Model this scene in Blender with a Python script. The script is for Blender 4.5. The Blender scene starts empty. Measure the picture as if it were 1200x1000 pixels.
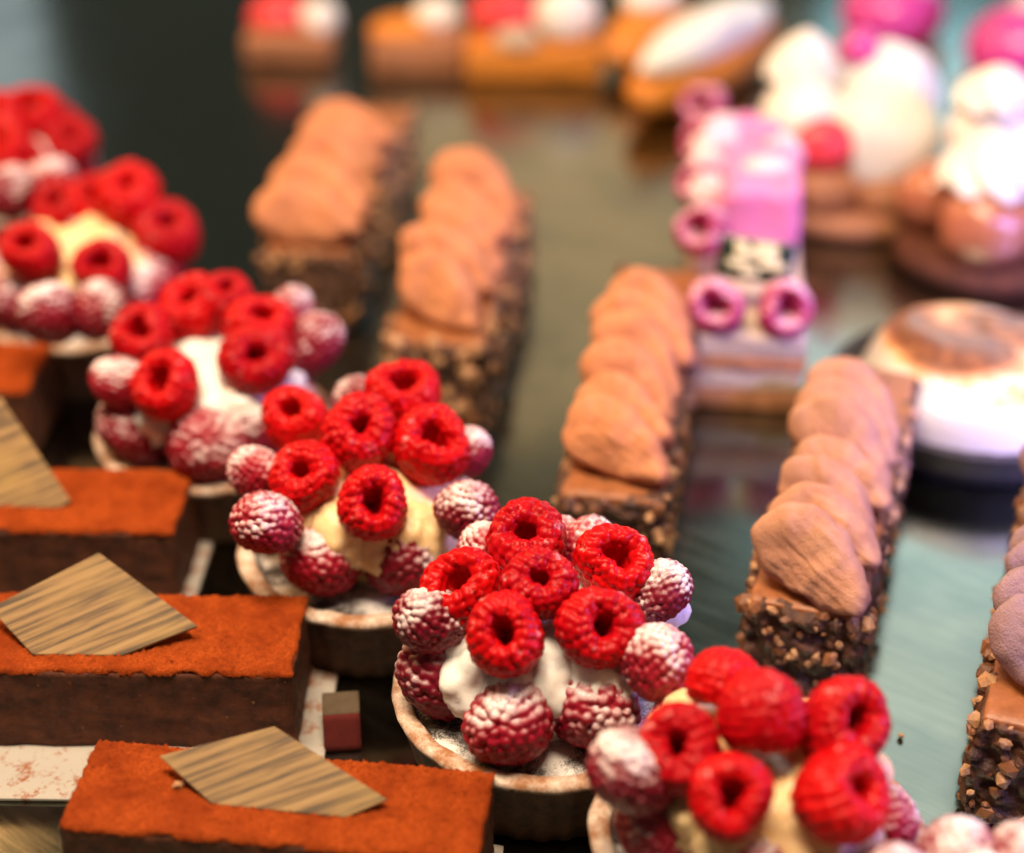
import bpy, bmesh, math, random
import numpy as np
from mathutils import Vector, Matrix, noise as mnoise, Euler

K = 0.01                       # everything below is written in centimetres
S = bpy.context.scene
C = S.collection
R = math.radians
PI = math.pi

# ------------------------------------------------------------------ camera
CAM_H, PITCH, FPX = 31.0, R(31.0), 2000.0
cam_d = bpy.data.cameras.new("camera")
cam = bpy.data.objects.new("camera", cam_d); C.objects.link(cam)
cam.location = (0, 0, CAM_H * K)
cam.rotation_euler = (R(90) - PITCH, 0, 0)
cam_d.sensor_width = 36.0
cam_d.lens = FPX / 1200.0 * 36.0
cam_d.clip_start, cam_d.clip_end = 0.02, 50.0
cam_d.dof.use_dof = True
cam_d.dof.focus_distance = 0.432
cam_d.dof.aperture_fstop = 4.3
cam_d.dof.aperture_blades = 0
S.camera = cam

# ------------------------------------------------------------------ world, lamps of the shop window and added lamps
W = bpy.data.worlds.new("World"); S.world = W
W.use_nodes = True
W.node_tree.nodes["Background"].inputs[0].default_value = (0.070, 0.076, 0.060, 1)
W.node_tree.nodes["Background"].inputs[1].default_value = 1.0

def area(name, loc, target, size, power, col):
    d = bpy.data.lights.new(name, 'AREA'); d.shape = 'RECTANGLE'
    d.size, d.size_y = size[0] * K, size[1] * K
    d.energy = power; d.color = col
    o = bpy.data.objects.new(name, d); C.objects.link(o)
    o.location = Vector(loc) * K
    o.rotation_euler = (Vector(target) - Vector(loc)).to_track_quat('-Z', 'Y').to_euler()
    return o
area("display_case_lamp", (-10, 26, 88), (-3, 44, 0), (60, 18), 21.0, (1.0, 0.77, 0.54))
area("warm_side_lamp", (-74, 98, 62), (-10, 56, 2), (60, 44), 10.0, (1.0, 0.50, 0.19))
area("window_daylight", (66, 132, 92), (14, 45, 0), (80, 44), 2.6, (0.84, 0.94, 0.92))
area("violet_window_glow", (56, 33, 20), (20, 37, 4), (18, 18), 4.0, (0.46, 0.34, 1.0))
area("cool_added_glow", (-52, 160, 27), (-24, 85, 0), (14, 22), .10, (0.75, 0.9, 1.0))  # added lamp, gives the counter a pale patch to mirror at far left
added_spot = area("violet_added_spot", (44, 8, 36), (26, 38, 4), (10, 10), 0.8, (0.38, 0.36, 1.0))  # added violet spot to tint the right-edge log
added_spot.data.spread = R(32)
area("warm_added_glow", (20, 160, 46), (8, 60, 0), (64, 40), 1.0, (1.0, 0.66, 0.36))  # extra lamp without a seen source, warms the mid-counter reflection
area("teal_added_glow", (58, 150, 46), (18, 50, 0), (64, 52), 2.6, (0.36, 0.80, 1.0))  # made-up teal panel for the right side of the counter to mirror
S.view_settings.view_transform = 'Standard'
S.view_settings.look = 'None'
S.view_settings.exposure = -0.20
S.view_settings.gamma = 1.0
S.cycles.use_denoising = True
S.cycles.max_bounces = 8
S.cycles.sample_clamp_indirect = 6.0

# ------------------------------------------------------------------ helpers
rng = np.random.default_rng(7)
random.seed(7)

def at(px, py, z):
    """Point at height z (cm) seen at a pixel of the 1200x1000 photograph."""
    u, v = (px - 600) / FPX, (500 - py) / FPX
    d = Vector((u, math.cos(PITCH) + v * math.sin(PITCH), -math.sin(PITCH) + v * math.cos(PITCH)))
    t = (z - CAM_H) / d.z
    return Vector((d.x * t, d.y * t, z))

def mesh(name, verts, faces, mats, smooth=True, attrs=None, midx=None):
    me = bpy.data.meshes.new(name)
    v = np.asarray(verts, dtype=float) * K
    me.from_pydata(v.tolist(), [], [tuple(int(i) for i in f) for f in faces])
    for m in (mats if isinstance(mats, (list, tuple)) else [mats]):
        me.materials.append(m)
    if smooth:
        me.polygons.foreach_set('use_smooth', np.ones(len(me.polygons), dtype=bool))
    if midx is not None:
        me.polygons.foreach_set('material_index', np.asarray(midx, dtype=np.int32))
    for k, a in (attrs or {}).items():
        at_ = me.attributes.new(k, 'FLOAT', 'POINT')
        at_.data.foreach_set('value', np.asarray(a, dtype=np.float32))
    me.update()
    return me

def link(name, me, parent=None, loc=(0, 0, 0), rot=None, scale=(1, 1, 1)):
    o = bpy.data.objects.new(name, me); C.objects.link(o)
    if parent is not None: o.parent = parent
    o.location = Vector(loc) * K
    if rot is not None:
        if isinstance(rot, Matrix):
            o.rotation_euler = rot.to_euler()
        else:
            o.rotation_euler = rot
    o.scale = scale
    return o

def thing(name, label, cat, loc=(0, 0, 0), rz=0.0, group=None):
    o = bpy.data.objects.new(name, None); C.objects.link(o)
    o.empty_display_size = 0.01
    o.location = Vector(loc) * K; o.rotation_euler = (0, 0, rz)
    o['label'] = label; o['category'] = cat
    if group: o['group'] = group
    return o

def grid_faces(nu, nv, wrap=True):
    f = []
    for j in range(nv - 1):
        for i in range(nu if wrap else nu - 1):
            a = j * nu + i; b = j * nu + (i + 1) % nu
            f.append((a, b, b + nu, a + nu))
    return f

def lathe(profile, n=64, flute=None, cap0=False, cap1=False):
    """profile: list of (r, z); flute(theta, j) -> radius factor."""
    v = []
    for j, (r, z) in enumerate(profile):
        for i in range(n):
            th = 2 * PI * i / n
            rr = r * (flute(th, j) if flute else 1)
            v.append((rr * math.cos(th), rr * math.sin(th), z))
    f = grid_faces(n, len(profile))
    if cap0: f.append(tuple(range(n - 1, -1, -1)))
    if cap1: f.append(tuple((len(profile) - 1) * n + i for i in range(n)))
    return np.array(v), f

def fbm(p, sc, oct_=3, seed=0.0):
    return mnoise.fractal(Vector((p[0] * sc + seed, p[1] * sc + seed * .7, p[2] * sc - seed)), 1.0, 2.0, oct_)

def rounded_block(lx, ly, h, cuts, r, disp=0.0, dsc=1.0, seed=0.0, z0=0.0):
    """Rounded box centred on x,y with its bottom at z0, its surface lumpy by disp."""
    bm = bmesh.new()
    bmesh.ops.create_cube(bm, size=2.0)
    bmesh.ops.subdivide_edges(bm, edges=bm.edges[:], cuts=cuts, use_grid_fill=True)
    H = Vector((lx / 2, ly / 2, h / 2)); I = H - Vector((r, r, r))
    vs = []
    for v in bm.verts:
        # denser rows near the edges so that the rounding is kept
        c = Vector([math.copysign(abs(t) ** 0.8, t) for t in v.co])
        p = Vector((c.x * H.x, c.y * H.y, c.z * H.z))
        q = Vector([max(-I[k], min(I[k], p[k])) for k in range(3)])
        d = p - q
        n = d.normalized() if d.length > 1e-9 else Vector((0, 0, 1))
        p = q + n * r if d.length > 1e-9 else p
        if disp:
            p = p + n * disp * fbm(p, dsc, 3, seed)
        vs.append((p.x, p.y, p.z + h / 2 + z0))
    bm.verts.index_update()
    fs = [[v.index for v in f.verts] for f in bm.faces]
    bm.free()
    return np.array(vs), fs

def uv_ball(nu=28, nv=18):
    v = []
    for j in range(nv):
        ph = PI * (j + 0.02) / (nv - 1 + 0.04)
        for i in range(nu):
            th = 2 * PI * i / nu
            v.append((math.sin(ph) * math.cos(th), math.sin(ph) * math.sin(th), math.cos(ph)))
    return np.array(v), [tuple(reversed(f)) for f in grid_faces(nu, nv)]

# ------------------------------------------------------------------ materials
class N:
    """Small node-tree builder."""
    def __init__(self, name):
        self.m = bpy.data.materials.new(name); self.m.use_nodes = True
        self.t = self.m.node_tree; self.b = self.t.nodes['Principled BSDF']
        tc = self.t.nodes.new('ShaderNodeTexCoord')
        mp = self.t.nodes.new('ShaderNodeMapping'); mp.inputs['Scale'].default_value = (100, 100, 100)
        self.t.links.new(tc.outputs['Object'], mp.inputs['Vector'])
        self.co = mp.outputs['Vector']
    def new(self, t, **kw):
        n = self.t.nodes.new(t)
        for k, v in kw.items(): setattr(n, k, v)
        return n
    def set(self, sock, v):
        if hasattr(v, 'links'): self.t.links.new(v, sock)
        elif isinstance(v, tuple) and len(v) == 3 and sock.type == 'RGBA': sock.default_value = (*v, 1)
        else: sock.default_value = v
    def noise(self, scale, detail=3, rough=0.55, co=None):
        n = self.new('ShaderNodeTexNoise'); self.set(n.inputs['Vector'], co or self.co)
        n.inputs['Scale'].default_value = scale; n.inputs['Detail'].default_value = detail; n.inputs['Roughness'].default_value = rough
        return n.outputs['Fac']
    def stretch(self, s, rot=(0, 0, 0)):
        a = self.new('ShaderNodeMapping'); self.set(a.inputs['Vector'], self.co); a.inputs['Rotation'].default_value = rot
        m = self.new('ShaderNodeMapping'); self.set(m.inputs['Vector'], a.outputs['Vector']); m.inputs['Scale'].default_value = s
        return m.outputs['Vector']
    def voro(self, scale, feature='F1', out='Distance', co=None):
        n = self.new('ShaderNodeTexVoronoi', feature=feature); self.set(n.inputs['Vector'], co or self.co); n.inputs['Scale'].default_value = scale
        return n.outputs[out]
    def ramp(self, fac, stops):
        n = self.new('ShaderNodeValToRGB'); self.set(n.inputs['Fac'], fac)
        e = n.color_ramp.elements
        while len(e) < len(stops): e.new(0.5)
        for k, (p, c) in enumerate(stops):
            e[k].position = p; e[k].color = (*c, 1) if isinstance(c, tuple) else (c, c, c, 1)
        return n.outputs['Color']
    def mix(self, f, a, b):
        n = self.new('ShaderNodeMix', data_type='RGBA')
        self.set(n.inputs[0], f); self.set(n.inputs[6], a); self.set(n.inputs[7], b)
        return n.outputs[2]
    def math(self, op, a, b=0.0, clamp=False):
        n = self.new('ShaderNodeMath', operation=op, use_clamp=clamp); self.set(n.inputs[0], a); self.set(n.inputs[1], b)
        return n.outputs[0]
    def rng(self, v, a, b, c=0.0, d=1.0):
        n = self.new('ShaderNodeMapRange'); self.set(n.inputs[0], v)
        for k, x in enumerate((a, b, c, d)): n.inputs[k + 1].default_value = x
        return n.outputs[0]
    def attr(self, name):
        n = self.new('ShaderNodeAttribute', attribute_name=name); return n.outputs['Fac']
    def up(self):
        g = self.new('ShaderNodeNewGeometry'); s = self.new('ShaderNodeSeparateXYZ')
        self.t.links.new(g.outputs['Normal'], s.inputs[0]); return s.outputs['Z']
    def objrand(self):
        return self.new('ShaderNodeObjectInfo').outputs['Random']
    def bump(self, h, strength=0.4, dist=0.02):
        n = self.new('ShaderNodeBump'); self.set(n.inputs['Height'], h)
        n.inputs['Strength'].default_value = strength; n.inputs['Distance'].default_value = dist * K
        self.t.links.new(n.outputs['Normal'], self.b.inputs['Normal'])
    def done(self, color=None, rough=0.5, sss=0.0, radius=(0.4, 0.1, 0.05), metal=0.0, spec=0.5, coat=0.0, sheen=0.0, sheen_col=None, sscale=1.0):
        b = self.b.inputs
        if color is not None: self.set(b['Base Color'], color)
        self.set(b['Roughness'], rough); self.set(b['Metallic'], metal)
        self.set(b['Specular IOR Level'], spec)
        if sss:
            b['Subsurface Weight'].default_value = sss
            b['Subsurface Radius'].default_value = radius
            b['Subsurface Scale'].default_value = K * sscale
        if coat: b['Coat Weight'].default_value = coat; b['Coat Roughness'].default_value = 0.15
        if sheen:
            b['Sheen Weight'].default_value = sheen; b['Sheen Roughness'].default_value = 0.4
            if sheen_col: b['Sheen Tint'].default_value = (*sheen_col, 1)
        return self.m

def m_berry():
    n = N('raspberry_flesh')
    r = n.objrand()
    c = n.mix(n.rng(n.noise(1.6, 2), .35, .65), (0.40, 0.0015, 0.003), (0.54, 0.004, 0.005))
    c = n.mix(n.math('MULTIPLY', r, 0.6), c, (0.25, 0.001, 0.007))
    dust = n.math('MULTIPLY', n.rng(n.noise(2.2, 4, .7), .60, .72), n.rng(n.up(), .1, .7))
    c = n.mix(n.math('MULTIPLY', dust, 0.35), c, (0.85, 0.72, 0.70))
    n.bump(n.noise(40, 2), 0.25, 0.012)
    return n.done(c, n.rng(n.noise(9, 2), .3, .7, .30, .42), 0.3, (0.5, 0.04, 0.03), sscale=0.3, spec=.13)
def m_sugar_berry():
    n = N('sugared_raspberry_flesh')
    r = n.objrand()
    base = n.mix(r, (0.16, 0.003, 0.016), (0.34, 0.006, 0.022))
    up = n.math('ADD', n.up(), n.rng(n.noise(1.1, 3, .6), .25, .75, -.75, .6))
    m1 = n.rng(up, .30, 1.2)
    bumpy = n.attr('bump')
    grain = n.rng(n.noise(19, 4, .8), .38, .60)
    k = n.math('MULTIPLY', m1, n.rng(n.math('ADD', bumpy, n.math('MULTIPLY', m1, .6)), .45, 1.1))
    k = n.math('MULTIPLY', k, n.rng(grain, 0, 1, .35, 1.0), True)
    c = n.mix(k, base, (0.86, 0.82, 0.82))
    n.bump(n.noise(34, 3, .7), 0.5, 0.03)
    return n.done(c, n.rng(k, 0, 1, .42, .9), 0.2, (0.4, 0.06, 0.06), sscale=.3, spec=.3)
def m_cream(name, col):
    n = N(name)
    n.bump(n.noise(5, 3), 0.25, 0.05)
    dust = n.rng(n.noise(14, 3, .7), .5, .7)
    c = n.mix(n.math('MULTIPLY', dust, .4), col, (0.88, 0.86, 0.84))
    return n.done(c, 0.42, 0.35, (0.5, 0.3, 0.18), sscale=.5, spec=.4)
def m_filling():
    n = N('dusted_chocolate_filling')
    k = n.rng(n.math('ADD', n.noise(.75, 4, .62), n.math('MULTIPLY', n.noise(26, 2, .8), .5)), .72, .88)
    c = n.mix(k, (0.018, 0.009, 0.006), (0.86, 0.82, 0.78))
    n.bump(n.noise(30, 3, .8), .8, .05)
    return n.done(c, n.rng(k, 0, 1, .4, .95))
def m_rim():
    n = N('sugared_crust_rim')
    k = n.rng(n.math('ADD', n.noise(1.3, 4, .7), n.math('MULTIPLY', n.noise(24, 2, .8), .4)), .60, .92)
    c = n.mix(k, (0.36, 0.155, 0.062), (0.84, 0.75, 0.64))
    n.bump(n.noise(20, 4, .8), .8, .06)
    return n.done(c, .85)
def m_shell():
    n = N('chocolate_crust')
    c = n.mix(n.rng(n.noise(2.2, 4, .7), .35, .7), (0.05, 0.020, 0.010), (0.16, 0.058, 0.025))
    c = n.mix(n.rng(n.noise(22, 3, .8), .66, .74), c, (0.34, 0.17, 0.10))
    n.bump(n.noise(9, 5, .75), .8, .1)
    return n.done(c, .62, spec=.3)
def m_cocoa():
    n = N('cocoa_powder')
    c = n.mix(n.rng(n.noise(13, 4, .75), .34, .66), (0.34, 0.050, 0.008), (0.63, 0.120, 0.019))
    c = n.mix(n.rng(n.noise(.9, 3, .6), .42, .66), c, (0.33, 0.050, 0.008))
    c = n.mix(n.rng(n.noise(3.1, 5, .8), .66, .76), c, (0.12, 0.025, 0.008))
    n.bump(n.noise(17, 4, .85), 1.0, .11)
    return n.done(c, .95, spec=.08)
def m_dark():
    n = N('dark_chocolate_side')
    c = n.mix(n.rng(n.noise(1.8, 5, .7), .35, .72), (0.050, 0.017, 0.010), (0.155, 0.046, 0.020))
    st = n.noise(2.4, 4, .7, n.stretch((1, 1, 4)))
    c = n.mix(n.rng(st, .58, .74), c, (0.19, 0.055, 0.022))
    c = n.mix(n.rng(n.noise(7, 2, .6), .72, .76), c, (0.40, 0.20, 0.12))
    n.bump(n.noise(8, 5, .8), .7, .09)
    return n.done(c, n.rng(n.noise(4, 3), .3, .7, .5, .8), spec=.25)
def m_coat():
    n = N('chocolate_nut_coating')
    c = n.mix(n.rng(n.noise(3, 4, .7), .35, .7), (0.034, 0.014, 0.008), (0.13, 0.046, 0.020))
    n.bump(n.noise(6, 4, .75), .8, .12)
    return n.done(c, .40, spec=.5)
def m_glaze():
    n = N('milk_chocolate_glaze')
    c = n.mix(n.rng(n.noise(1.6, 4, .65), .35, .7), (0.22, 0.075, 0.024), (0.34, 0.125, 0.045))
    n.bump(n.noise(5, 4, .7), .45, .07)
    return n.done(c, .42, .1, (.3, .12, .06), sscale=.3)
def m_mousse(name='chocolate_mousse', a=(0.50, 0.190, 0.082), b=(0.66, 0.285, 0.138)):
    n = N(name)
    c = n.mix(n.rng(n.noise(1.3, 4, .65), .35, .7), a, b)
    c = n.mix(n.rng(n.noise(4.0, 4, .75), .64, .74), c, (0.17, 0.065, 0.035))
    n.bump(n.math('ADD', n.noise(16, 4, .8), n.math('MULTIPLY', n.voro(13), .5)), .7, .07)
    return n.done(c, .82, .1, (.3, .15, .08), sscale=.3, spec=.2)
def m_nut(name, a, b, rough):
    n = N(name)
    c = n.mix(n.objrand(), a, b)
    c = n.mix(n.rng(n.noise(9, 3), .5, .75), c, tuple(x * .5 for x in b))
    n.bump(n.noise(14, 3), .4, .04)
    return n.done(c, rough)
def m_plaque():
    n = N('transfer_printed_chocolate')
    co = n.stretch((.2, 5.0, 1.0), (0, 0, R(-26)))
    wob = n.noise(.5, 2)
    f = n.noise(1.0, 5, .68, co)
    c = n.ramp(n.math('ADD', f, n.math('MULTIPLY', wob, .12)), [(0.32, (0.018, 0.012, 0.009)), (.45, (0.065, 0.042, 0.024)), (.52, (0.13, 0.074, 0.028)), (.61, (0.26, 0.152, 0.056)), (.80, (0.35, 0.225, 0.09))])
    g = n.rng(n.noise(.45, 2), .50, .66)
    c = n.mix(n.math('MULTIPLY', g, .5), c, (0.30, 0.185, 0.05))
    c = n.mix(n.math('MULTIPLY', n.objrand(), .22), c, (0.10, 0.10, 0.075))
    return n.done(c, .5, spec=.14)
def m_counter():
    n = N('polished_steel_counter')
    br = n.noise(1.0, 5, .7, n.stretch((.25, 3.5, 1), (0, 0, R(38))))
    sm = n.noise(.16, 3, .6)
    c = n.mix(n.rng(br, .3, .7), (0.20, 0.22, 0.185), (0.30, 0.305, 0.25))
    c = n.mix(n.rng(sm, .45, .7), c, (0.17, 0.20, 0.18))
    n.bump(br, .10, .02)
    return n.done(c, n.math('ADD', n.rng(br, .3, .7, .12, .20), n.rng(sm, .3, .7, -.03, .06)), metal=1.0, spec=.5)
def m_plain(name, col, rough=.5, var=.25, scale=3, sss=0, coat=0, spec=.4, bs=.3):
    n = N(name)
    c = n.mix(n.rng(n.noise(scale, 4, .65), .35, .7), tuple(x * (1 - var) for x in col), col)
    n.bump(n.noise(scale * 3, 4, .7), bs, .06)
    return n.done(c, rough, sss, (.5, .25, .2), sscale=.4, coat=coat, spec=spec)
def m_card():
    n = N('cocoa_spattered_card')
    k = n.rng(n.math('ADD', n.noise(1.6, 5, .75), n.math('MULTIPLY', n.noise(9, 2), .2)), .60, .74)
    c = n.mix(k, (0.40, 0.365, 0.32), (0.27, 0.085, 0.03))
    n.bump(n.noise(12, 3, .8), .4, .05)
    return n.done(c, .75)
def m_meringue():
    n = N('toasted_meringue')
    t = n.attr('toast')
    t = n.math('ADD', t, n.rng(n.noise(1.4, 3), .3, .7, -.22, .22))
    c = n.ramp(t, [(0.25, (0.56, 0.50, 0.40)), (.42, (0.68, 0.42, 0.18)), (.66, (0.42, 0.165, 0.055)), (.98, (0.16, 0.055, 0.02))])
    return n.done(c, .35, .2, (.4, .25, .15), sscale=.4, coat=.2)

M_BERRY, M_SUGAR = m_berry(), m_sugar_berry()
M_CREAM_W, M_CREAM_Y = m_cream('whipped_cream', (0.78, 0.755, 0.71)), m_cream('vanilla_custard_cream', (0.84, 0.58, 0.28))
M_FILL, M_RIM, M_SHELL = m_filling(), m_rim(), m_shell()
M_COCOA, M_DARK, M_COAT, M_GLAZE, M_MOUSSE = m_cocoa(), m_dark(), m_coat(), m_glaze(), m_mousse()
M_MOUSSE_CAST_PINK = m_mousse('mousse_painted_pink_cast', (0.42, 0.195, 0.112), (0.55, 0.290, 0.180))  # violet light on this log is painted into the mousse colour
M_MOUSSE_CAST_MAUVE = m_mousse('mousse_painted_mauve_cast', (0.26, 0.155, 0.165), (0.36, 0.235, 0.25))  # stronger violet cast put into the petal colour of the right-edge log
M_NUT_TAN, M_NUT_DARK = m_nut('roasted_nut', (0.52, 0.29, 0.14), (0.34, 0.16, 0.07), .55), m_nut('chocolate_coated_nut', (0.13, 0.046, 0.018), (0.26, 0.105, 0.042), .35)
M_PLAQUE, M_COUNTER, M_CARD, M_MERINGUE = m_plaque(), m_counter(), m_card(), m_meringue()
M_PINK = m_plain('pink_cream', (0.80, 0.24, 0.46), .45, .15, sss=.2)
M_PALEPINK = m_plain('pale_pink_petal_cream', (0.84, 0.62, 0.66), .5, .15, sss=.2)
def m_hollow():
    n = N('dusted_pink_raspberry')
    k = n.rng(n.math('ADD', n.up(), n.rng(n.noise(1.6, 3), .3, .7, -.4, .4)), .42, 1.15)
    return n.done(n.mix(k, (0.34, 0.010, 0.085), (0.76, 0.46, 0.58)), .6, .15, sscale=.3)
M_MAGBERRY = m_hollow()
M_CARAMEL = m_plain('caramel_glazed_choux', (0.50, 0.17, 0.085), .18, .35, coat=.6)
M_ORANGE = m_plain('golden_baked_pastry', (0.78, 0.27, 0.035), .45, .35)
M_BROWNPASTRY = m_plain('brown_baked_pastry', (0.46, 0.19, 0.085), .6, .4)
M_MAGENTA = m_plain('magenta_glaze', (0.70, 0.06, 0.36), .28, .2, coat=.5)
M_STRAW = m_plain('cut_strawberry', (0.80, 0.055, 0.07), .3, .2, sss=.2)
M_SPONGE = m_plain('pale_sponge', (0.60, 0.46, 0.34), .8, .3, scale=5)
M_LEAFBLACK = m_plain('dark_green_chocolate', (0.018, 0.030, 0.014), .25, .3, coat=.4)
M_GOLD = m_plain('pale_gold_print', (0.78, 0.70, 0.42), .35, .2)
M_RED_REFLECTION = m_plain('dark_red_reflection', (0.10, 0.006, 0.004), .9, .25)  # red and tan of a reflection, given to an added solid piece
M_TAN_REFLECTION = m_plain('tan_reflection', (0.09, 0.060, 0.034), .9, .25)
M_BLACKSHELL = m_plain('blue_black_crust', (0.035, 0.026, 0.026), .5, .4, bs=.6)

# ------------------------------------------------------------------ the counter
def plane_sheet(name, x0, x1, y0, y1, z, mat):
    o = link(name, mesh(name, [(x0, y0, z), (x1, y0, z), (x1, y1, z), (x0, y1, z)], [(0, 1, 2, 3)], mat, False))
    return o
counter = plane_sheet('display_counter', -120, 120, -15, 240, 0.0, M_COUNTER)
counter['kind'] = 'structure'

# ------------------------------------------------------------------ raspberries
def berry_mesh(name, seed, mat, hole=0.33, squash=1.0, aspect=1.0, nu=112, nv=78, amp=.82):
    """One raspberry: open end towards +z with a real hollow, drupelets raised on the skin, tip towards -z."""
    g = np.random.default_rng(seed)
    # control profile (r, z) from the bottom of the hollow over the lip to the tip
    cp = np.array([(0.02, -.45), (.18, -.42), (hole * .82, -.10), (hole, .25), (hole * 1.12, .50), (hole * 1.45, .70), (.66, .77), (.88, .60),
                   (1.02, .22), (1.03, -.18), (.93, -.55), (.72, -.88), (.42, -1.08), (.16, -1.16), (0.02, -1.17)])
    cp[:, 1] *= squash
    seg = np.r_[0, np.cumsum(np.hypot(*np.diff(cp, axis=0).T))]
    def prof(t):
        # Catmull-like smoothing: interpolate then blur
        s = t * seg[-1]
        return np.interp(s, seg, cp[:, 0]), np.interp(s, seg, cp[:, 1])
    tt = np.linspace(0, 1, 400); pr, pz = prof(tt)
    ker = np.ones(25) / 25
    pr = np.convolve(np.pad(pr, 12, 'edge'), ker, 'valid'); pz = np.convolve(np.pad(pz, 12, 'edge'), ker, 'valid')
    pr[0] = pr[-1] = .012
    L = np.r_[0, np.cumsum(np.hypot(np.diff(pr), np.diff(pz)))]; tot = L[-1]
    s = np.linspace(0, tot, nv); r = np.interp(s, L, pr); z = np.interp(s, L, pz)
    nr = np.gradient(z, s); nz = -np.gradient(r, s)          # outward normal of the profile
    nrm = np.hypot(nr, nz); nr, nz = nr / nrm, nz / nrm
    nr, nz = -nr, -nz
    th = np.arange(nu) * 2 * PI / nu
    wob = 1 + .05 * np.cos(2 * th + g.uniform(0, 6)) + .035 * np.cos(3 * th + g.uniform(0, 6))
    lipw = np.exp(-(s / (.42 * tot)) ** 4)[:, None]
    wob = wob[None] * (1 + lipw * (.13 * np.cos(2 * th + g.uniform(0, 6)) + .09 * np.cos(3 * th + g.uniform(0, 6)) + .05 * np.cos(5 * th + g.uniform(0, 6)))[None])
    z = z[:, None] + lipw * (.05 * np.cos(2 * th + g.uniform(0, 6)) + .05 * np.cos(3 * th + g.uniform(0, 6)))[None]
    P = np.stack([r[:, None] * np.cos(th) * wob, r[:, None] * np.sin(th) * wob * aspect, z], -1)
    Nn = np.stack([nr[:, None] * np.cos(th), nr[:, None] * np.sin(th), np.repeat(nz[:, None], nu, 1)], -1)
    # drupelet centres, in rows from just inside the lip to the tip
    row = .235; cs, ra = [], []
    s0 = np.interp(.25, np.linspace(0, 1, 2), (0, tot))
    k = 0
    sl = s0
    while sl < tot - .05:
        rr = np.interp(sl, L, pr); zz = np.interp(sl, L, pz)
        n = max(1, int(round(2 * PI * rr / .275)))
        off = g.uniform(0, 6)
        for i in range(n):
            a = off + 2 * PI * (i + g.uniform(-.16, .16)) / n
            w = 1 + .05 * math.cos(2 * a) * 0
            cs.append((rr * math.cos(a) * w, rr * math.sin(a) * w * aspect, zz + g.uniform(-.04, .04))); ra.append(.178 * g.uniform(.86, 1.12))
        sl += row; k += 1
    cs = np.array(cs); ra = np.array(ra)
    d = np.linalg.norm(P.reshape(-1, 1, 3) - cs[None], axis=2)
    hh = np.sqrt(np.clip(1 - (d / ra) ** 2, 0, 1)) * ra
    h = hh.max(1).reshape(nv, nu)
    inner = np.clip((s - s0 * .7) / (s0 * .5), 0, 1)[:, None]
    P = P + Nn * ((h - .09) * amp * inner)[..., None]
    v = P.reshape(-1, 3) * .93
    f = grid_faces(nu, nv)
    return mesh(name, v, f, mat, True, {'bump': (np.clip(h / .178, 0, 1)).reshape(-1)})

FRESH = [berry_mesh('raspberry', 10 + i, M_BERRY, h, sq, asp) for i, (h, sq, asp) in enumerate([(.30, .90, 1.0), (.25, .86, .93), (.31, .98, 1.0), (.22, .9, 1.07), (.28, 1.02, .95)])]
SUGAR = [berry_mesh('sugared_raspberry', 40 + i, M_SUGAR, .25, sq, asp, amp=.95) for i, (sq, asp) in enumerate([(1.0, 1.0), (.95, .95), (1.08, 1.03), (1.0, .92)])]

def face_rot(direction, spin=0.0):
    """Rotation taking +z to direction."""
    return (Vector(direction).to_track_quat('Z', 'Y').to_matrix() @ Matrix.Rotation(spin, 3, 'Z'))

# ------------------------------------------------------------------ raspberry tarts
RIM_Z = 2.4
def shell_mesh(rad, h, mat_, fluted=.012):
    pr = [(0.05, 0.02), (rad * .78, .0), (rad * .83, .06), (rad * .90, h * .5), (rad * .965, h * .88), (rad * .985, h - .10), (rad * .975, h - .02), (rad * .90, h - .05), (rad * .86, h - .20), (rad * .85, h - .45)]
    fl = lambda t, j: 1 + (fluted * math.cos(34 * t) if 1 < j < 6 else 0)
    v, f = lathe(pr, 204, fl)
    v = np.array([(x, y, z + (.03 * fbm((x, y, z), 1.7, 2) if z > h * .5 else 0)) for x, y, z in v])
    return mesh('tart_shell', v, f, mat_)
def rim_mesh(rad, h, seed):
    pr = [(rad * .872, h - .30), (rad * .868, h - .05), (rad * .885, h + .035), (rad * .93, h + .07), (rad * .975, h + .045), (rad * .998, h - .04), (rad * .990, h - .17), (rad * .97, h - .22)]
    v, f = lathe(pr, 150)
    v = np.array([(x * (1 + .012 * fbm((x, y, 0), .8, 3, seed)), y * (1 + .012 * fbm((x, y, 0), .8, 3, seed)), z + .07 * fbm((x, y, 0), 1.3, 4, seed + 3) * (z > h - .2)) for x, y, z in v])
    return mesh('crust_rim', v, f, M_RIM)
def filling_mesh(rad, h, seed):
    pr = [(max(.01, rad * .87 * k / 14), h - .20) for k in range(15)][::-1]
    v, f = lathe(pr, 64)
    v = np.array([(x, y, z + .07 * fbm((x, y, 0), 1.2, 4, seed)) for x, y, z in v])
    return mesh('filling', v, f, M_FILL)
SHELL = shell_mesh(3.95, RIM_Z, M_SHELL)

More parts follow.
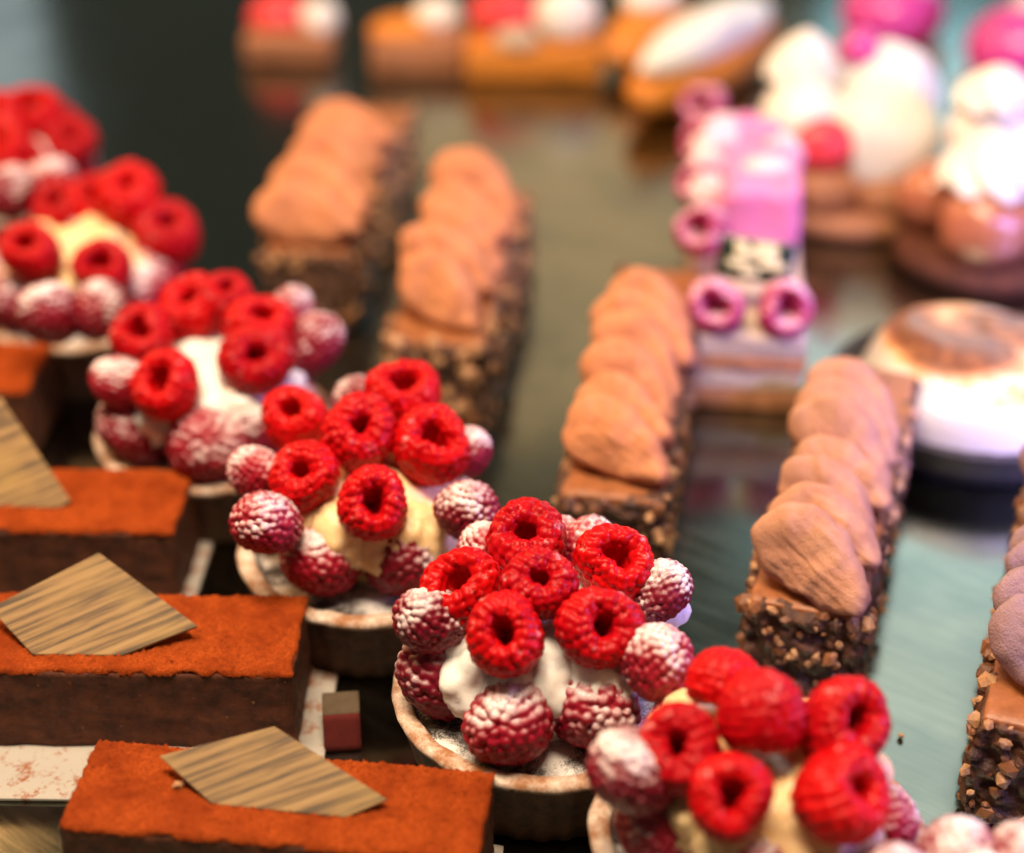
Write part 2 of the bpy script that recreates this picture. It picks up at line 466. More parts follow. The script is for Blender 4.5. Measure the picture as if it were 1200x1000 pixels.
def cream_mesh(seed, rad=2.6, top=2.85, base=2.15, lobes=None, mat_=None):
    """A spooned mound of cream: a dome with soft lobes that push out between the berries."""
    g = np.random.default_rng(seed)
    nu, nv = 96, 40
    v = []
    lb = lobes or [(g.uniform(0, 2 * PI), g.uniform(.10, .22)) for _ in range(8)]
    blobs = [(g.uniform(-1.7, 1.7), g.uniform(-1.7, 1.7), g.uniform(.35, .6), g.uniform(.25, .5)) for _ in range(10)]
    for j in range(nv):
        t = j / (nv - 1)
        for i in range(nu):
            a = 2 * PI * i / nu
            R_ = rad * (1 + sum(w * math.exp(-((math.remainder(a - c, 2 * PI)) / .28) ** 2) for c, w in lb))
            ang = t * PI * .55
            rr = R_ * math.sin(ang) ** .8 * (1 - .42 * max(0, t - .45) / .55) + .004
            z = base + top * max(-.1, math.cos(ang)) ** .8 if math.cos(ang) > 0 else base + top * math.cos(ang)
            x, y = rr * math.cos(a), rr * math.sin(a)
            for bx, by, br, bh in blobs:
                z += bh * math.exp(-((x - bx) ** 2 + (y - by) ** 2) / br ** 2) * .55
            n_ = .26 * fbm((x, y, z), .8, 3, seed)
            v.append((x + n_ * .6 * math.cos(a) * min(1, rr), y + n_ * .6 * math.sin(a) * min(1, rr), z + n_ * .5))
    return mesh('cream', v, grid_faces(nu, nv), mat_)

BALL_V, BALL_F = uv_ball(40, 26)
def blob(name, mat_, r, seed=0, lump=.08, flat=1.0, taper=0.0):
    out = []
    for a, b, c in BALL_V:
        n_ = 1 + lump * fbm((a, b, c), 1.3, 3, seed * 1.9)
        k = 1 - taper * c
        out.append((a * r[0] * n_ * k, b * r[1] * n_ * k, c * r[2] * n_))
    return mesh(name, out, BALL_F, mat_)
DOLLOPS = {m_.name: [blob('cream_dollop', m_, (.92, .80, .85), 11 + q, .22) for q in range(3)] for m_ in (M_CREAM_W, M_CREAM_Y)}
def tart(cpx, label, top, ring, cream, seed, dome=3.75, group='raspberry tarts in a row'):
    """top: (px, py, size_px, tilt towards the viewer, sideways lean); ring: (px, py, size_px) of the sugared berries."""
    c = at(cpx[0], cpx[1], RIM_Z)
    g = random.Random(seed)
    t = thing('raspberry_tart', label, 'tart', (c.x, c.y, 0), 0, group)
    link('tart_shell', SHELL, t, (0, 0, 0), (0, 0, g.uniform(0, 6)))
    link('crust_rim', rim_mesh(3.95, RIM_Z, seed), t)
    link('filling', filling_mesh(3.95, RIM_Z, seed), t, (0, 0, 0))
    link('cream', cream_mesh(seed, mat_=cream), t, (0, 0, 0))
    for k in range(13):
        a = 2 * PI * (k + g.uniform(-.25, .25)) / 13; r_ = g.uniform(1.75, 2.25)
        link('cream_dollop', DOLLOPS[cream.name][k % 3], t, (r_ * math.cos(a), r_ * math.sin(a), RIM_Z + g.uniform(.9, 1.6)), Euler((g.uniform(-.4, .4), g.uniform(-.4, .4), g.uniform(0, 6))), (g.uniform(.95, 1.22),) * 3)
    for k, (px, py, sz, tilt, lean) in enumerate(top):
        best = (9e9, 0)
        for q in range(60):
            z = RIM_Z + 4.6 - q * .06
            p = at(px, py, z); rr = math.hypot(p.x - c.x, p.y - c.y)
            best = min(best, (abs(z - (RIM_Z + dome - .13 * rr * rr)), z))
        z = best[1]; p = at(px, py, z)
        depth = p.y * math.cos(PITCH) + (CAM_H - z) * math.sin(PITCH)
        sc = sz * depth / FPX / 1.90
        d = Vector((lean, -math.sin(tilt), math.cos(tilt)))
        o = link('raspberry', FRESH[(k + seed) % len(FRESH)], t, p - Vector((c.x, c.y, 0)), face_rot(d, g.uniform(0, 6)), (sc, sc, sc))
    for k, (px, py, sz) in enumerate(ring):
        z = RIM_Z + .86
        while math.hypot(at(px, py, z).x - c.x, at(px, py, z).y - c.y) > 2.75 and z < RIM_Z + 2.6: z += .05
        p = at(px, py, z)
        rel = p - Vector((c.x, c.y, 0)); out = Vector((rel.x, rel.y, 0)).normalized()
        depth = p.y * math.cos(PITCH) + (CAM_H - z) * math.sin(PITCH)
        sc = sz * depth / FPX / 1.74
        # the tip points up and outwards, the hollow is pressed into the cream
        d = -(out * g.uniform(.7, 1.1) + Vector((g.uniform(-.2, .2), g.uniform(-.2, .2), .75)))
        o = link('sugared_raspberry', SUGAR[(k + seed) % len(SUGAR)], t, rel, face_rot(d, g.uniform(0, 6)), (sc, sc, sc * 1.06))
        o['label'] = 'raspberry dusted with icing sugar'
    return t

def ring_auto(cpx, n, phase, z=RIM_Z + .72, r=2.55, skip=()):
    c = at(cpx[0], cpx[1], RIM_Z); out = []
    for k in range(n):
        if k in skip: continue
        a = phase + 2 * PI * k / n
        x, y = c.x + r * math.cos(a), c.y + r * math.sin(a)
        depth = y * math.cos(PITCH) + (CAM_H - z) * math.sin(PITCH)
        vv = (y * math.sin(PITCH) - (CAM_H - z) * math.cos(PITCH)) / depth
        out.append((600 + FPX * x / depth, 500 - FPX * vv, 2.05 * .95 * FPX / depth))
    return out

# the tart in focus
tart((637, 802), 'sharply focused raspberry tart with white cream, just right of the front cocoa cakes',
     [(617, 634, 98, .45, -.05), (541, 690, 92, .50, -.25), (632, 685, 82, .55, .05), (592, 744, 94, .78, -.08), (720, 660, 90, .55, .25), (703, 736, 100, .80, .15)],
     [(598, 845, 94), (695, 830, 88), (521, 790, 88), (506, 727, 70), (768, 776, 76), (770, 694, 60), (574, 652, 62), (690, 645, 60), (655, 640, 56)], M_CREAM_W, 1)
focus = bpy.data.objects['raspberry_tart']
for k, (px, py, z, q) in enumerate(((772, 716, 4.1, .8), (748, 700, 4.3, .8), (690, 636, 4.6, .8), (548, 764, 4.1, .75), (652, 772, 4.0, .8), (716, 786, 4.0, .75), (640, 752, 4.3, .9))):
    p = at(px, py, z)
    link('cream_dollop', DOLLOPS[M_CREAM_W.name][k % 3], focus, p - focus.location / K, Euler((.3 * k, .2, k)), (q, q, q))
# next one up the row
tart((437, 636), 'raspberry tart with yellow custard cream, next behind the sharply focused tart',
     [(472, 463, 84, .35, .1), (421, 506, 84, .6, .15), (346, 492, 78, .45, -.1), (506, 521, 90, .5, .15), (356, 558, 82, .62, -.1), (437, 590, 82, .85, .1)],
     [(313, 614, 66), (377, 656, 80), (472, 652, 80), (548, 600, 66), (304, 556, 54), (546, 532, 50), (420, 474, 50)], M_CREAM_Y, 2)
tart((255, 500), 'blurred raspberry tart heavily sugared in white, third tart behind the sharply focused one',
     [(225, 360, 76, .4, .0), (305, 385, 80, .3, .2), (168, 395, 76, .5, -.2), (232, 388, 76, .5, 0), (194, 452, 78, .7, -.15), (300, 421, 80, .75, .12), (262, 352, 66, .3, .1)],
     [(162, 500, 76), (243, 522, 82), (142, 448, 58), (364, 404, 60), (340, 368, 50), (330, 474, 64), (300, 508, 66)], M_CREAM_W, 3)
tart((98, 352), 'blurred raspberry tart with yellowish cream behind the wooden-look plaque, second from the far left corner',
     [(36, 295, 70, .6, -.1), (120, 312, 66, .75, .1), (195, 272, 80, .4, .2), (118, 243, 76, .4, 0), (150, 228, 74, .35, .1), (70, 248, 70, .4, -.1)],
     ring_auto((98, 352), 9, .3), M_CREAM_Y, 4)
tart((12, 218), 'most blurred raspberry tart in the far left corner of the tray',
     [(26, 192, 64, .6, .1), (82, 168, 64, .5, .2), (40, 134, 66, .4, 0), (-5, 140, 64, .4, 0), (-30, 175, 64, .4, 0), (2, 172, 66, .5, 0), (62, 150, 60, .3, 0), (8, 212, 56, .9, 0)],
     ring_auto((12, 218), 9, .1), M_CREAM_W, 5, dome=3.3)
tart((888, 972), 'tart nearest the camera whose right-hand raspberries look magenta, in front of a nutty log',
     [(848, 802, 84, 2.5, -.25), (892, 840, 98, 2.7, .15), (796, 878, 98, .6, -.2), (990, 848, 104, .7, .35), (856, 933, 96, .75, -.05), (988, 930, 116, .6, .8)],
     [(744, 905, 84), (778, 968, 92), (800, 838, 56), (1026, 965, 78), (872, 1020, 92), (975, 1015, 88)], M_CREAM_Y, 6)
tart((1185, 1190), 'blurred tart with pink sugared raspberries cut off by the bottom edge, lower right',
     [(1080, 1120, 110, .5, -.2), (1200, 1110, 110, .4, .2)],
     [(1128, 1024, 96), (1062, 1050, 96), (1196, 1026, 96)], M_CREAM_W, 7)

# ------------------------------------------------------------------ cocoa-dusted chocolate cakes with printed chocolate plaques
def granular_top(lx, ly, z, seed, nx=150, ny=56, h=.05):
    """The powder layer: a thin slab whose upper face is a fine uneven grid, edges ragged."""
    g = np.random.default_rng(seed)
    xs = np.linspace(-lx / 2, lx / 2, nx); ys = np.linspace(-ly / 2, ly / 2, ny)
    X, Y = np.meshgrid(xs, ys)
    Z = z + .10 + g.normal(0, 1, X.shape) * .034
    for (sx, sy) in ((.35, .5), (.8, .3)):
        Z += .02 * np.sin(X * sx + g.uniform(0, 6)) * np.cos(Y * sy * 3 + g.uniform(0, 6))
    ed = np.minimum(np.minimum(X + lx / 2, lx / 2 - X), np.minimum(Y + ly / 2, ly / 2 - Y))
    Z -= .09 * np.clip(1 - ed / .14, 0, 1) ** 1.6
    X = X + g.normal(0, .010, X.shape); Y = Y + g.normal(0, .012, X.shape)
    for j in (0, ny - 1):
        for i in range(nx):
            w = max(0, fbm((xs[i], j, seed), 1.6, 4, seed)) * .16
            Y[j, i] += w if j == 0 else -w; Z[j, i] -= w * .5
    for i in (0, nx - 1):
        for j in range(ny):
            w = max(0, fbm((i, ys[j], seed), 1.6, 4, seed)) * .14
            X[j, i] += w if i == 0 else -w; Z[j, i] -= w * .5
    v = np.stack([X, Y, Z], -1).reshape(-1, 3)
    f = grid_faces(nx, ny, False)
    # skirt
    rim = [i for i in range(nx)] + [j * nx + nx - 1 for j in range(1, ny)] + [(ny - 1) * nx + i for i in range(nx - 2, -1, -1)] + [j * nx for j in range(ny - 2, 0, -1)]
    base = len(v)
    sk = v[rim].copy(); sk[:, 2] = z - .06 + g.normal(0, .025, len(rim)); v = np.r_[v, sk]
    n = len(rim)
    for k in range(n):
        a, b = rim[k], rim[(k + 1) % n]
        f.append((b, a, base + k, base + (k + 1) % n))
    return mesh('cocoa_layer', v, f, M_COCOA)

CH = 2.5
def cocoa_cake(label, corner_br, length, width, rz, plaque, seed, card=None):
    """corner_br: world xy of the right back top corner; the block runs to the left along its own -x."""
    ca, sa = math.cos(rz), math.sin(rz)
    cx = corner_br.x - ca * length / 2 + sa * width / 2
    cy = corner_br.y - sa * length / 2 - ca * width / 2
    zb = .16
    t = thing('cocoa_cake', label, 'cake', (cx, cy, zb), rz, 'cocoa-dusted chocolate cakes with plaques')
    v, f = rounded_block(length - .04, width - .04, CH, 34, .10, .05, 1.6, seed * 3.1)
    link('chocolate_block', mesh('chocolate_block', v, f, M_DARK), t)
    link('cocoa_layer', granular_top(length, width, CH + .02, seed), t)
    if plaque:
        (ax, ay), lean, pts, yaw = plaque
        # pts: outline in the plaque's plane, first axis along the cake, second up the lean
        th = .11
        bot = [(x, y, 0) for x, y in pts]; top = [(x, y, th) for x, y in pts]
        bm = bmesh.new()
        vb = [bm.verts.new(p) for p in bot]; vt = [bm.verts.new(p) for p in top]
        bm.faces.new(list(reversed(vb))); bm.faces.new(vt)
        for k in range(len(pts)):
            bm.faces.new((vb[k], vb[(k + 1) % len(pts)], vt[(k + 1) % len(pts)], vt[k]))
        bmesh.ops.recalc_face_normals(bm, faces=bm.faces[:])
        bmesh.ops.bevel(bm, geom=bm.edges[:], offset=.016, segments=2, affect='EDGES')
        vs = [tuple(q.co) for q in bm.verts]; bm.verts.index_update()
        fs = [[q.index for q in fc.verts] for fc in bm.faces]; bm.free()
        rot = Matrix.Rotation(yaw, 3, 'Z') @ Matrix.Rotation(lean, 3, 'X')
        link('chocolate_plaque', mesh('chocolate_plaque', vs, fs, M_PLAQUE, False), t, (ax, ay, CH + .06), rot)
    if card:
        l, w, dx, dy, clabel = card
        k = thing('cake_card', clabel, 'cake board', (cx + ca * dx - sa * dy, cy + sa * dx + ca * dy, 0.0), rz, 'cards under the cocoa cakes')
        v, f = rounded_block(l, w, .13, 24, .05, .02, 2.0, seed)
        link('card', mesh('card', v, f, M_CARD), k, (0, 0, .012))
    return t

def corner(px, py): return at(px, py, .16 + CH + .1)
RH = [(0, 0), (2.35, 0), (4.25, .85), (1.35, 2.95), (-1.35, 1.3)]
cl, cr = corner(114, 866), corner(580, 903)
cocoa_cake('front cocoa-dusted cake, nearest the camera, plaque reflecting grey-blue', cr, (cr - cl).length, 3.0, math.atan2(cr.y - cl.y, cr.x - cl.x), ((-1.5, -.40), R(30), [(0, 0), (3.2, -.05), (4.1, .45), (1.15, 2.0), (-1.5, 1.05)], R(0)), 1,
           ((cr - cl).length + .4, 3.4, 0, 0, 'card under the nearest cocoa-dusted cake at the bottom edge'))
cocoa_cake('middle cocoa-dusted cake with a bright wood-grained plaque, behind the nearest one', corner(361, 697), 11.5, 3.4, R(-1), ((-1.15, -1.05), R(30), RH, R(0)), 2,
           (12.4, 5.6, .25, -.85, 'white cocoa-stained card sticking out under the middle cocoa cake'))
cocoa_cake('third cocoa cake at left with plain tan plaque cut by the picture edge', corner(228, 550), 11.5, 3.4, R(-1.5), ((2.2, -.55), R(33), [(-3.4, 0), (0, 0), (.25, .25), (-2.4, 3.7), (-4.6, 2.6)], R(0)), 3,
           (12.0, 4.0, .1, 0, 'card under the third cocoa cake from the front'))
cocoa_cake('farthest cocoa-dusted cake, only its end showing at the left edge', corner(62, 402), 11.0, 3.4, R(-2), None, 4)

# ------------------------------------------------------------------ nutty chocolate logs topped with mousse petals
def petal_mesh(seed, mat_):
    g = np.random.default_rng(seed)
    v, f = uv_ball(56, 34)
    out = []
    for a, b, c in v:
        u = a * 1.95
        w = b * 1.22 * (1 - .42 * a - .10 * a * a)
        r2 = a * a + b * b
        z = math.copysign(abs(c) ** .8, c) * (1.3 if c < 0 else .62)
        if c > 0: z -= .14 * max(0, 1 - (a * 1.05 + .1) ** 2 - (b * 1.1) ** 2)
        z += .20 * a * a - .10 * b * b                       # the scoop curls up at its ends
        z += .020 * math.sin(w * 22 + .8 * math.sin(u * 2 + seed)) * (c > -.2) * (1 - .5 * abs(a))   # strokes of the spoon
        n_ = .20 * fbm((u, w, z), .75, 3, seed * 1.7) + .022 * fbm((u, w, z), 6, 2, seed)
        out.append((u + n_ * a, w + n_ * b * 1.1, z + n_ * (.5 + abs(c) * .4)))
    return mesh('mousse_petal', out, f, mat_)
PETALS = {m_.name: [petal_mesh(s, m_) for s in range(7)] for m_ in (M_MOUSSE, M_MOUSSE_CAST_PINK, M_MOUSSE_CAST_MAUVE)}

def nut_mesh(seed, mat_):
    g = np.random.default_rng(seed)
    bm = bmesh.new(); bmesh.ops.create_icosphere(bm, subdivisions=1, radius=1.0)
    st = g.uniform(.6, 1.15, 3)
    vs = [tuple(np.array(q.co) * st * g.uniform(.78, 1.15)) for q in bm.verts]; bm.verts.index_update()
    fs = [[q.index for q in fc.verts] for fc in bm.faces]; bm.free()
    return mesh('nut_piece', vs, fs, mat_, False)
NUTS_T = [nut_mesh(s, M_NUT_TAN) for s in range(4)]
NUTS_D = [nut_mesh(20 + s, M_NUT_DARK) for s in range(4)]

LH = 3.1
def nut_log(label, near, far, width, petals, nuts, seed, tan=.35, height=LH, size=1.0, mousse=M_MOUSSE):
    """near, far: points on the axis of the top at its near and far end."""
    ax = Vector((far.x - near.x, far.y - near.y, 0)); length = ax.length; ax.normalize()
    rz = math.atan2(ax.y, ax.x) - PI / 2
    g = random.Random(seed)
    t = thing('chocolate_log', label, 'cake', ((near.x + far.x) / 2, (near.y + far.y) / 2, 0), rz, 'nut-coated chocolate logs with mousse petals')
    v, f = rounded_block(width, length, height, 40, .22, .24, 2.2, seed * 2.3, .02)
    v = v.copy()
    link('nut_coating', mesh('nut_coating', v, f, M_COAT), t)
    v, f = rounded_block(width - .28, length - .28, .5, 26, .14, .07, 1.2, seed * 1.3, height - .36)
    link('glaze', mesh('glaze', v, f, M_GLAZE), t)
    faces = [('front', width * height), ('right', length * height), ('left', length * height), ('edge', (width + 2 * length) * .6)]
    tot = sum(w for _, w in faces)
    for k in range(nuts):
        q = g.uniform(0, tot)
        for nm, w in faces:
            if q < w: break
            q -= w
        r = (g.uniform(.11, .22) if g.random() < .7 else g.uniform(.22, .34)) * size
        z = g.uniform(.1, height - .15)
        if nm == 'front': p = (g.uniform(-.46, .46) * width, -length / 2 - .01, z)
        elif nm == 'right': p = (width / 2 + .01, g.uniform(-.49, .49) * length, z)
        elif nm == 'left': p = (-width / 2 - .01, g.uniform(-.49, .49) * length, z)
        else:
            e = g.uniform(0, width + 2 * length); z = height - g.uniform(-.06, .10)
            if e < width: p = (e - width / 2, -length / 2 + g.uniform(0, .25), z)
            elif e < width + length: p = (width / 2 - g.uniform(0, .25), e - width - length / 2, z)
            else: p = (-width / 2 + g.uniform(0, .25), e - width - length - length / 2, z)
        me = g.choice(NUTS_T) if g.random() < tan else g.choice(NUTS_D)
        link('nut_piece', me, t, p, Euler((g.uniform(0, 6), g.uniform(0, 6), g.uniform(0, 6))), (r, r, r))
    for k, (s, off, sc, tilt, yaw) in enumerate(petals):
        # s: place along the log from the near end (cm)
        rot = Matrix.Rotation(R(-14), 3, 'Y') @ Matrix.Rotation(tilt, 3, 'X') @ Matrix.Rotation(yaw, 3, 'Z')
        link('mousse_petal', PETALS[mousse.name][(k * 3 + seed) % 7], t, (off, -length / 2 + s, height + .60 + .55 * math.sin(tilt)), rot, (sc * .95, sc * .88, sc * 1.25))
    return t
def petal_row(n, s0, step, sc, tilt, yaw, off=0.0, seed=0):
    g = random.Random(seed)
    return [(s0 + k * step, off + g.uniform(-.12, .12), sc * g.uniform(.90, 1.08), tilt + g.uniform(-.16, .14), yaw + g.uniform(-.22, .22)) for k in range(n)]

nut_log('chocolate log with mousse petals tinted pinkish for violet light, right of the tarts, in front of the meringue tart', at(943, 722, LH), at(1020, 432, LH), 3.3,
        petal_row(7, 1.0, 1.5, .96, R(57), R(-40), .12, 1), 290, 1, .4, mousse=M_MOUSSE_CAST_PINK)
nut_log('chocolate log with petals tinted mauve for violet light cut off by the right edge', at(1226, 866, LH), at(1274, 566, LH), 3.4,
        petal_row(7, 1.8, 1.5, 1.0, R(60), R(-36), 0, 2), 290, 2, .5, mousse=M_MOUSSE_CAST_MAUVE)
nut_log('orange-brown chocolate log in the middle, directly behind the sharply focused tart', at(715, 590, LH), at(775, 318, LH), 3.3,
        petal_row(6, 1.7, 1.8, 1.0, R(55), R(-46), .1, 3), 290, 3, .55, size=1.1)
nut_log('chocolate log with large smooth orange front petal, second from the left', at(512, 408, LH), at(572, 224, LH), 3.6,
        petal_row(5, 2.0, 2.2, 1.1, R(58), R(-46), .0, 4), 290, 4, .7, size=1.35)
nut_log('farthest chocolate log with pale peach petals, above the white-sugared tart, leftmost of the logs', at(358, 300, LH), at(445, 125, LH), 3.5,
        petal_row(5, 1.2, 2.3, 1.1, R(62), R(-36), .0, 5), 260, 5, .6, size=1.4)

# ------------------------------------------------------------------ pastries further back
def rosette(name, mat_, r, h, seed=0, ribs=7, twist=1.2):
    """A piped, twisted swirl of cream."""
    nu, nv = 84, 26; v = []
    for j in range(nv):
        t = j / (nv - 1)
        for i in range(nu):
            a = 2 * PI * i / nu
            rr = r * (math.cos(t * PI / 2) ** .7 if t < 1 else 0) * (1 + .10 * math.cos(ribs * (a + twist * t))) + .004
            v.append((rr * math.cos(a), rr * math.sin(a), h * t + .05 * fbm((rr * math.cos(a), rr * math.sin(a), h * t), 1.2, 2, seed)))
    f = [tuple(q) for q in grid_faces(nu, nv)]
    f.append(tuple(range(nu - 1, -1, -1)))
    return mesh(name, v, f, mat_)

# pink raspberry cake with a row of berries round its top
p0, p1 = at(878, 395, 3.0), at(868, 160, 3.0)
ax = Vector((p1.x - p0.x, p1.y - p0.y, 0)); L = ax.length; rz = math.atan2(ax.y, ax.x) - PI / 2
t = thing('raspberry_layer_cake', 'layered cake with pink cream, two hollow raspberries and dark plaque on its front', 'cake', ((p0.x + p1.x) / 2, (p0.y + p1.y) / 2, 0), rz)
for k, (m_, z0, h) in enumerate([(M_BROWNPASTRY, .02, .8), (M_SPONGE, .83, .75), (M_BROWNPASTRY, 1.59, .5), (M_SPONGE, 2.10, .85)]):
    v, f = rounded_block(4.2 - .1 * (k % 2), L - .1 * (k % 2), h, 16, .14, .06, 1.5, k * 2.2, z0)
    link('cake_layer', mesh('cake_layer', v, f, m_), t)
g = random.Random(5)
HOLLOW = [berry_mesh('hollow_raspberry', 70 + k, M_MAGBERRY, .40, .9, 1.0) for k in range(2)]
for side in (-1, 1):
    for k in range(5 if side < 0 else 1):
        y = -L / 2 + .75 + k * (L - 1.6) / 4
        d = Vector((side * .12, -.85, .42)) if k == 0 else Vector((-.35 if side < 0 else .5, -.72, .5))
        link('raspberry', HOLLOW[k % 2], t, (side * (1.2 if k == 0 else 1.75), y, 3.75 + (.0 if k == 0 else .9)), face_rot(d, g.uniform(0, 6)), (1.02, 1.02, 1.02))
v, f = rounded_block(3.1, L * .26, 2.7, 20, .5, .16, .9, 3.3, 3.0)
link('pink_cream', mesh('pink_cream', v, f, M_PINK), t, (.45, -.35, 0))
link('pink_cream', blob('pink_cream', M_PINK, (1.5, 1.5, 1.0), 3, .16), t, (.0, L * .22, 5.0))
link('pink_cream', blob('pink_cream', M_PALEPINK, (1.1, 1.0, .6), 9, .2), t, (.7, -.3, 5.4))
for k, (x, y, z) in enumerate(((-1.5, -1.0, 4.7), (-1.6, .9, 4.9), (-1.5, 2.8, 5.0), (-1.0, 3.6, 5.4), (1.5, 2.6, 5.0))):
    link('petal_cream', blob('petal_cream', M_PALEPINK, (.75, .8, .8), 4 + k, .3), t, (x, y, z))
v, f = rounded_block(2.7, .16, 1.5, 6, .05)
pl = link('chocolate_plaque', mesh('chocolate_plaque', v, f, M_LEAFBLACK), t, (.05, -L / 2 + 1.75, 4.3), (R(-28), R(5), R(-4)))
v, f = rounded_block(1.5, .05, .34, 6, .02)
link('gold_print', mesh('gold_print', v, f, M_GOLD), pl, (0, -.10, .78))
for dx, dz, w_ in ((-.62, .42, .7), (.62, .50, .9), (-.15, .20, .6), (.3, 1.12, .8), (-.6, 1.1, .4)):
    v, f = rounded_block(w_, .05, .26, 4, .02)
    link('gold_print', mesh('gold_print', v, f, M_GOLD), pl, (dx, -.10, dz))

# meringue tart
c = at(1142, 446, 1.7)
t = thing('meringue_tart', 'round tart with scorched white meringue swirl in a blue-black case', 'tart', (c.x, c.y, 0))
link('tart_shell', shell_mesh(5.1, 1.6, M_BLACKSHELL, .002), t)
v, f = lathe([(4.45, 1.3), (4.2, 1.38), (2.0, 1.4), (.02, 1.4)], 48)
link('filling', mesh('filling', v, f, M_BLACKSHELL), t)
nu, nv = 120, 54; v = []; ts = []
for j in range(nv):
    tt_ = j / (nv - 1)
    for i in range(nu):
        a = 2 * PI * i / nu
        ang = tt_ * PI / 2
        sw = .16 * math.sin(2 * a - 7 * tt_ + .5) * math.sin(tt_ * PI) ** .5
        rr = 4.25 * (math.cos(ang) ** .62 if tt_ < 1 else 0) * (1 + .05 * sw) + .004
        z = 2.0 + 2.35 * math.sin(ang) ** .9 + sw * 1.1 + .05 * fbm((rr * math.cos(a), rr * math.sin(a), 0), .8, 3)
        if tt_ == 1: z = 2.0 + 2.35
        v.append((rr * math.cos(a), rr * math.sin(a), z))
        ts.append(max(0, min(1, (tt_ - .33) * 2.6 * (.45 + .9 * (.5 + .5 * math.sin(2 * a - 9 * tt_ + 1.5))) + sw * .8)))
link('meringue', mesh('meringue', v, grid_faces(nu, nv), M_MERINGUE, True, {'toast': ts}), t, (.1, -.35, -.65))

def choux_cake(label, cpx, parts, base_mat, base_r=3.7, base_h=1.0, cat='pastry', name='cream_puff_cake'):
    c = at(cpx[0], cpx[1], 0)
    t = thing(name, label, cat, (c.x, c.y, 0))
    v, f = lathe([(base_r * .9, 0.02), (base_r, .15), (base_r * 1.02, base_h * .6), (base_r * .93, base_h), (.02, base_h * 1.05)], 48, None, True)
    v = np.array([(x, y, z + .06 * fbm((x, y, z), 1, 3, base_r)) for x, y, z in v])
    link('pastry_base', mesh('pastry_base', v, f, base_mat), t)
    for k, (nm, kind, mat_, loc, r, rot) in enumerate(parts):
        me = blob(nm, mat_, r, k + cpx[0], .06) if kind == 'b' else rosette(nm, mat_, r[0], r[2], k, 8)
        link(nm, me, t, loc, rot)
    return t
choux_cake('caramel-glazed cream puff cake with tall white cream, at the right edge behind the meringue tart', (1150, 305),
           [('choux', 'b', M_CARAMEL, (-.6, -2.0, 2.5), (1.9, 1.8, 1.75), None), ('choux', 'b', M_CARAMEL, (-2.0, 1.2, 2.4), (1.6, 1.6, 1.5), None), ('choux', 'b', M_CARAMEL, (2.0, .9, 2.4), (1.6, 1.6, 1.5), None),
            ('cream', 'r', M_CREAM_W, (-.3, -1.0, 4.0), (2.1, 2.1, 2.1), None), ('cream', 'b', M_CREAM_W, (.3, 1.2, 5.2), (2.2, 1.8, 1.9), None), ('cream', 'b', M_CREAM_W, (2.6, -1.0, 2.8), (1.2, 1.2, 1.8), None), ('cream', 'r', M_CREAM_W, (-.1, .9, 6.6), (1.6, 1.6, 1.6), None)], M_DARK)
choux_cake('big white cream cake with a red strawberry wedge, behind the pink layered cake', (985, 245),
           [('cream', 'b', M_CREAM_W, (1.4, -.6, 3.4), (2.5, 2.2, 2.7), None), ('cream', 'b', M_CREAM_W, (-2.0, .2, 4.2), (1.9, 1.8, 1.7), None), ('cream', 'r', M_CREAM_W, (-1.9, 1.6, 5.6), (1.6, 1.6, 2.1), None), ('cream', 'b', M_CREAM_W, (1.9, 2.0, 4.4), (2.4, 2.2, 2.6), None),
            ('strawberry_wedge', 'b', M_STRAW, (-1.45, -2.1, 3.9), (1.35, .75, 1.15), (R(-25), 0, R(8))), ('raspberry', 'b', M_MAGENTA, (.45, 1.6, 6.9), (.8, .8, .8), None), ('choux', 'b', M_BROWNPASTRY, (-1.2, -1.9, 1.8), (1.6, 1.4, 1.2), None), ('choux', 'b', M_BROWNPASTRY, (1.5, -2.1, 1.6), (1.5, 1.3, 1.1), None)], M_BROWNPASTRY, 3.8)

def eclair(label, a, b, width, body, top, height=2.6, name='eclair', cat='pastry', extras=(), group=None):
    ax = Vector((b.x - a.x, b.y - a.y, 0)); Ln = ax.length; rz = math.atan2(ax.y, ax.x)
    t = thing(name, label, cat, ((a.x + b.x) / 2, (a.y + b.y) / 2, 0), rz, group)
    link('pastry_body', blob('pastry_body', body, (Ln / 2 * 1.08, width / 2, height / 2), 2 + a.x, .07), t, (0, 0, height / 2))
    if top is not None:
        link('cream_topping', blob('cream_topping', top, (Ln / 2 * .96, width / 2 * .80, height * .36), 4 + a.x, .10), t, (0, -.1, height * .95))
    for nm, mat_, loc, r in extras:
        link(nm, blob(nm, mat_, r, 5 + loc[0], .08), t, loc)
    return t
eclair('golden eclair with thick white cream lying diagonally, left of the big cream cake', at(748, 118, 1.5), at(895, 35, 1.5), 4.2, M_ORANGE, M_CREAM_W, 3.2, extras=[('cream_topping', M_CREAM_W, (-.3, -.3, 3.5), (3.2, 1.4, .9))])
eclair('bright orange pastry with white cream blob at the top edge, beside the diagonal eclair', at(722, 68, 1.5), at(800, 22, 1.5), 4.0, M_ORANGE, None, 3.4, extras=[('cream_topping', M_CREAM_W, (.5, .3, 3.6), (1.9, 1.5, 1.0))])

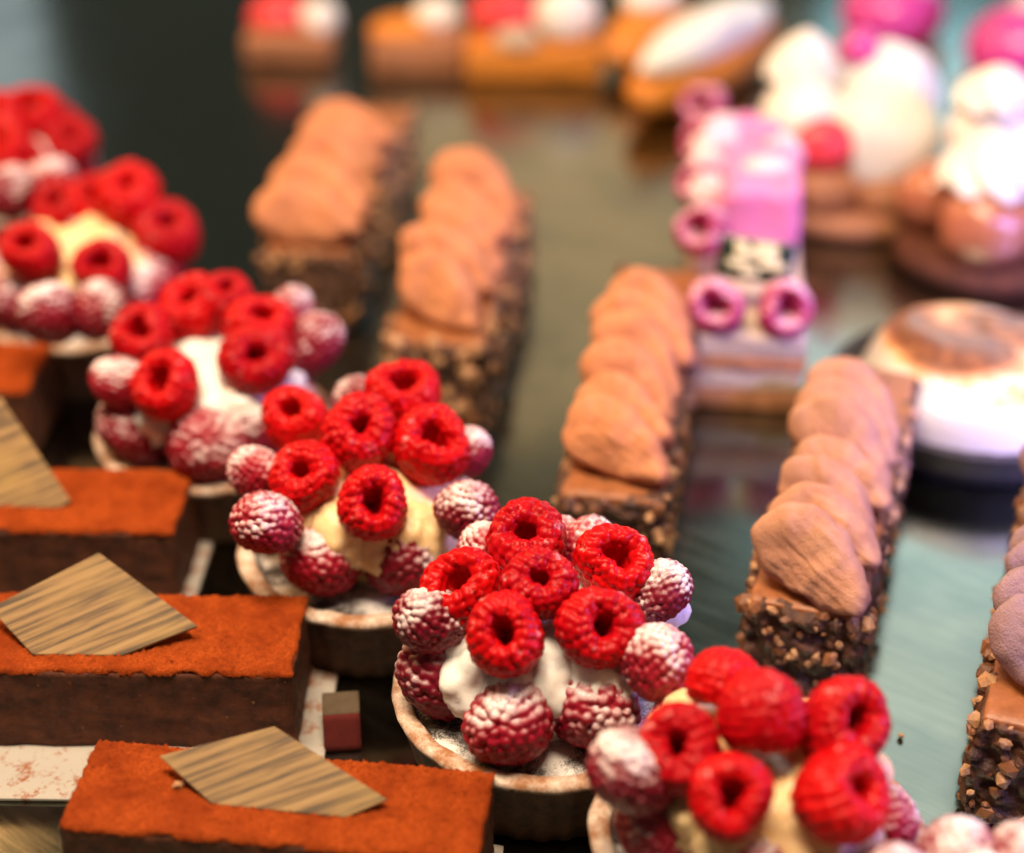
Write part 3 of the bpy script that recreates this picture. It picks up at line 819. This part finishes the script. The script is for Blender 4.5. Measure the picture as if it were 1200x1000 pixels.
def slab_pastry(label, cpx, size, body, rz=0.0, extras=(), name='fruit_slice', cat='pastry'):
    c = at(cpx[0], cpx[1], 0)
    t = thing(name, label, cat, (c.x, c.y, 0), rz, None)
    v, f = rounded_block(size[0], size[1], size[2], 18, .35, .1, .8, cpx[0], .02)
    link('pastry_body', mesh('pastry_body', v, f, body), t)
    for nm, mat_, loc, r in extras:
        link(nm, blob(nm, mat_, r, 3 + loc[0], .08), t, loc)
    return t
slab_pastry('orange glazed slice with red fruit and a white cream ball, back row centre', (625, 82), (7.2, 4.0, 1.9), M_ORANGE, 0, [('red_fruit', M_STRAW, (-1.6, .3, 3.0), (1.9, 1.4, 1.1)), ('cream_ball', M_CREAM_W, (1.7, -.2, 3.1), (1.7, 1.5, 1.5)), ('cream_ball', M_SPONGE, (-.9, -1.3, 2.1), (1.3, .9, .7))])
slab_pastry('browner baked slice with pale topping, back row left of centre', (490, 75), (5.0, 4.2, 1.8), M_BROWNPASTRY, R(4), [('cream_ball', M_CREAM_W, (1.1, .8, 2.4), (1.3, 1.2, .9)), ('glaze', M_ORANGE, (-.8, .4, 1.8), (1.8, 1.5, .7))])
slab_pastry('red fruit pastry with a white cream ball, leftmost in the back row', (345, 62), (4.8, 4.2, 1.6), M_BROWNPASTRY, R(-3), [('red_fruit', M_STRAW, (-.7, .2, 2.0), (1.7, 1.5, 1.1)), ('cream_ball', M_CREAM_W, (1.6, -.4, 2.1), (1.1, 1.1, 1.0))])
def macaron_cake(label, cpx, r, rz=0):
    c = at(cpx[0], cpx[1], 0)
    t = thing('glazed_dome_cake', label, 'cake', (c.x, c.y, 0))
    v, f = lathe([(r * .9, .02), (r, .2), (r, .7), (r * .93, .8), (.02, .82)], 40, None, True)
    link('pastry_base', mesh('pastry_base', v, f, M_BROWNPASTRY), t)
    link('glazed_dome', blob('glazed_dome', M_MAGENTA, (r * .92, r * .92, r * .75), 2 + cpx[0], .03), t, (0, 0, .8 + r * .62))
    link('cream', rosette('cream', M_PALEPINK, .8, .9, 2), t, (0, 0, .8 + r * 1.32))
    return t
macaron_cake('magenta glazed dome cake at the top edge, above the big cream cake', (1040, 72), 3.0)
macaron_cake('magenta glazed dome cake in the top right corner', (1190, 118), 3.1)

# added red and tan piece, modelled in place of a mirror reflection
a = at(402, 880, 0.0)
t = thing('reflection_piece', 'small added dark red piece with a tan top, modelling a reflection, between middle cocoa cake and focused tart', 'card', (a.x, a.y, 0), R(6))
v, f = rounded_block(1.0, .14, 1.0, 4, .03)
link('reflection_face', mesh('reflection_face', v, f, M_RED_REFLECTION), t, (0, 0, .02), (R(-22), 0, 0))
v, f = rounded_block(1.0, .8, .08, 4, .03)
link('reflection_top', mesh('reflection_top', v, f, M_TAN_REFLECTION), t, (0, .80, .93), (R(8), 0, 0))

# crumbs
def crumb(px, py, label, me, r):
    p = at(px, py, r * .8)
    o = link('crumb', me, None, p, Euler((.4, .9, 1.3)), (r, r * .8, r * .8))
    o['label'] = label; o['category'] = 'crumb'
crumb(1056, 862, 'brown crumb alone on the bright steel between the magenta-tinted tart and the right-edge log', NUTS_T[1], .13)
crumb(150, 992, 'orange crumb on the counter left of the nearest cocoa cake', NUTS_T[2], .16)

fc = bpy.data.objects['cocoa_cake']
for dx, r in ((0, .14), (.13, .11), (-.06, .10)):
    o = link('nut_piece', NUTS_T[1], fc, (-2.45 + dx, .05 + dx * .9, CH + .20), Euler((dx * 9, .4, 1)), (r, r, r))
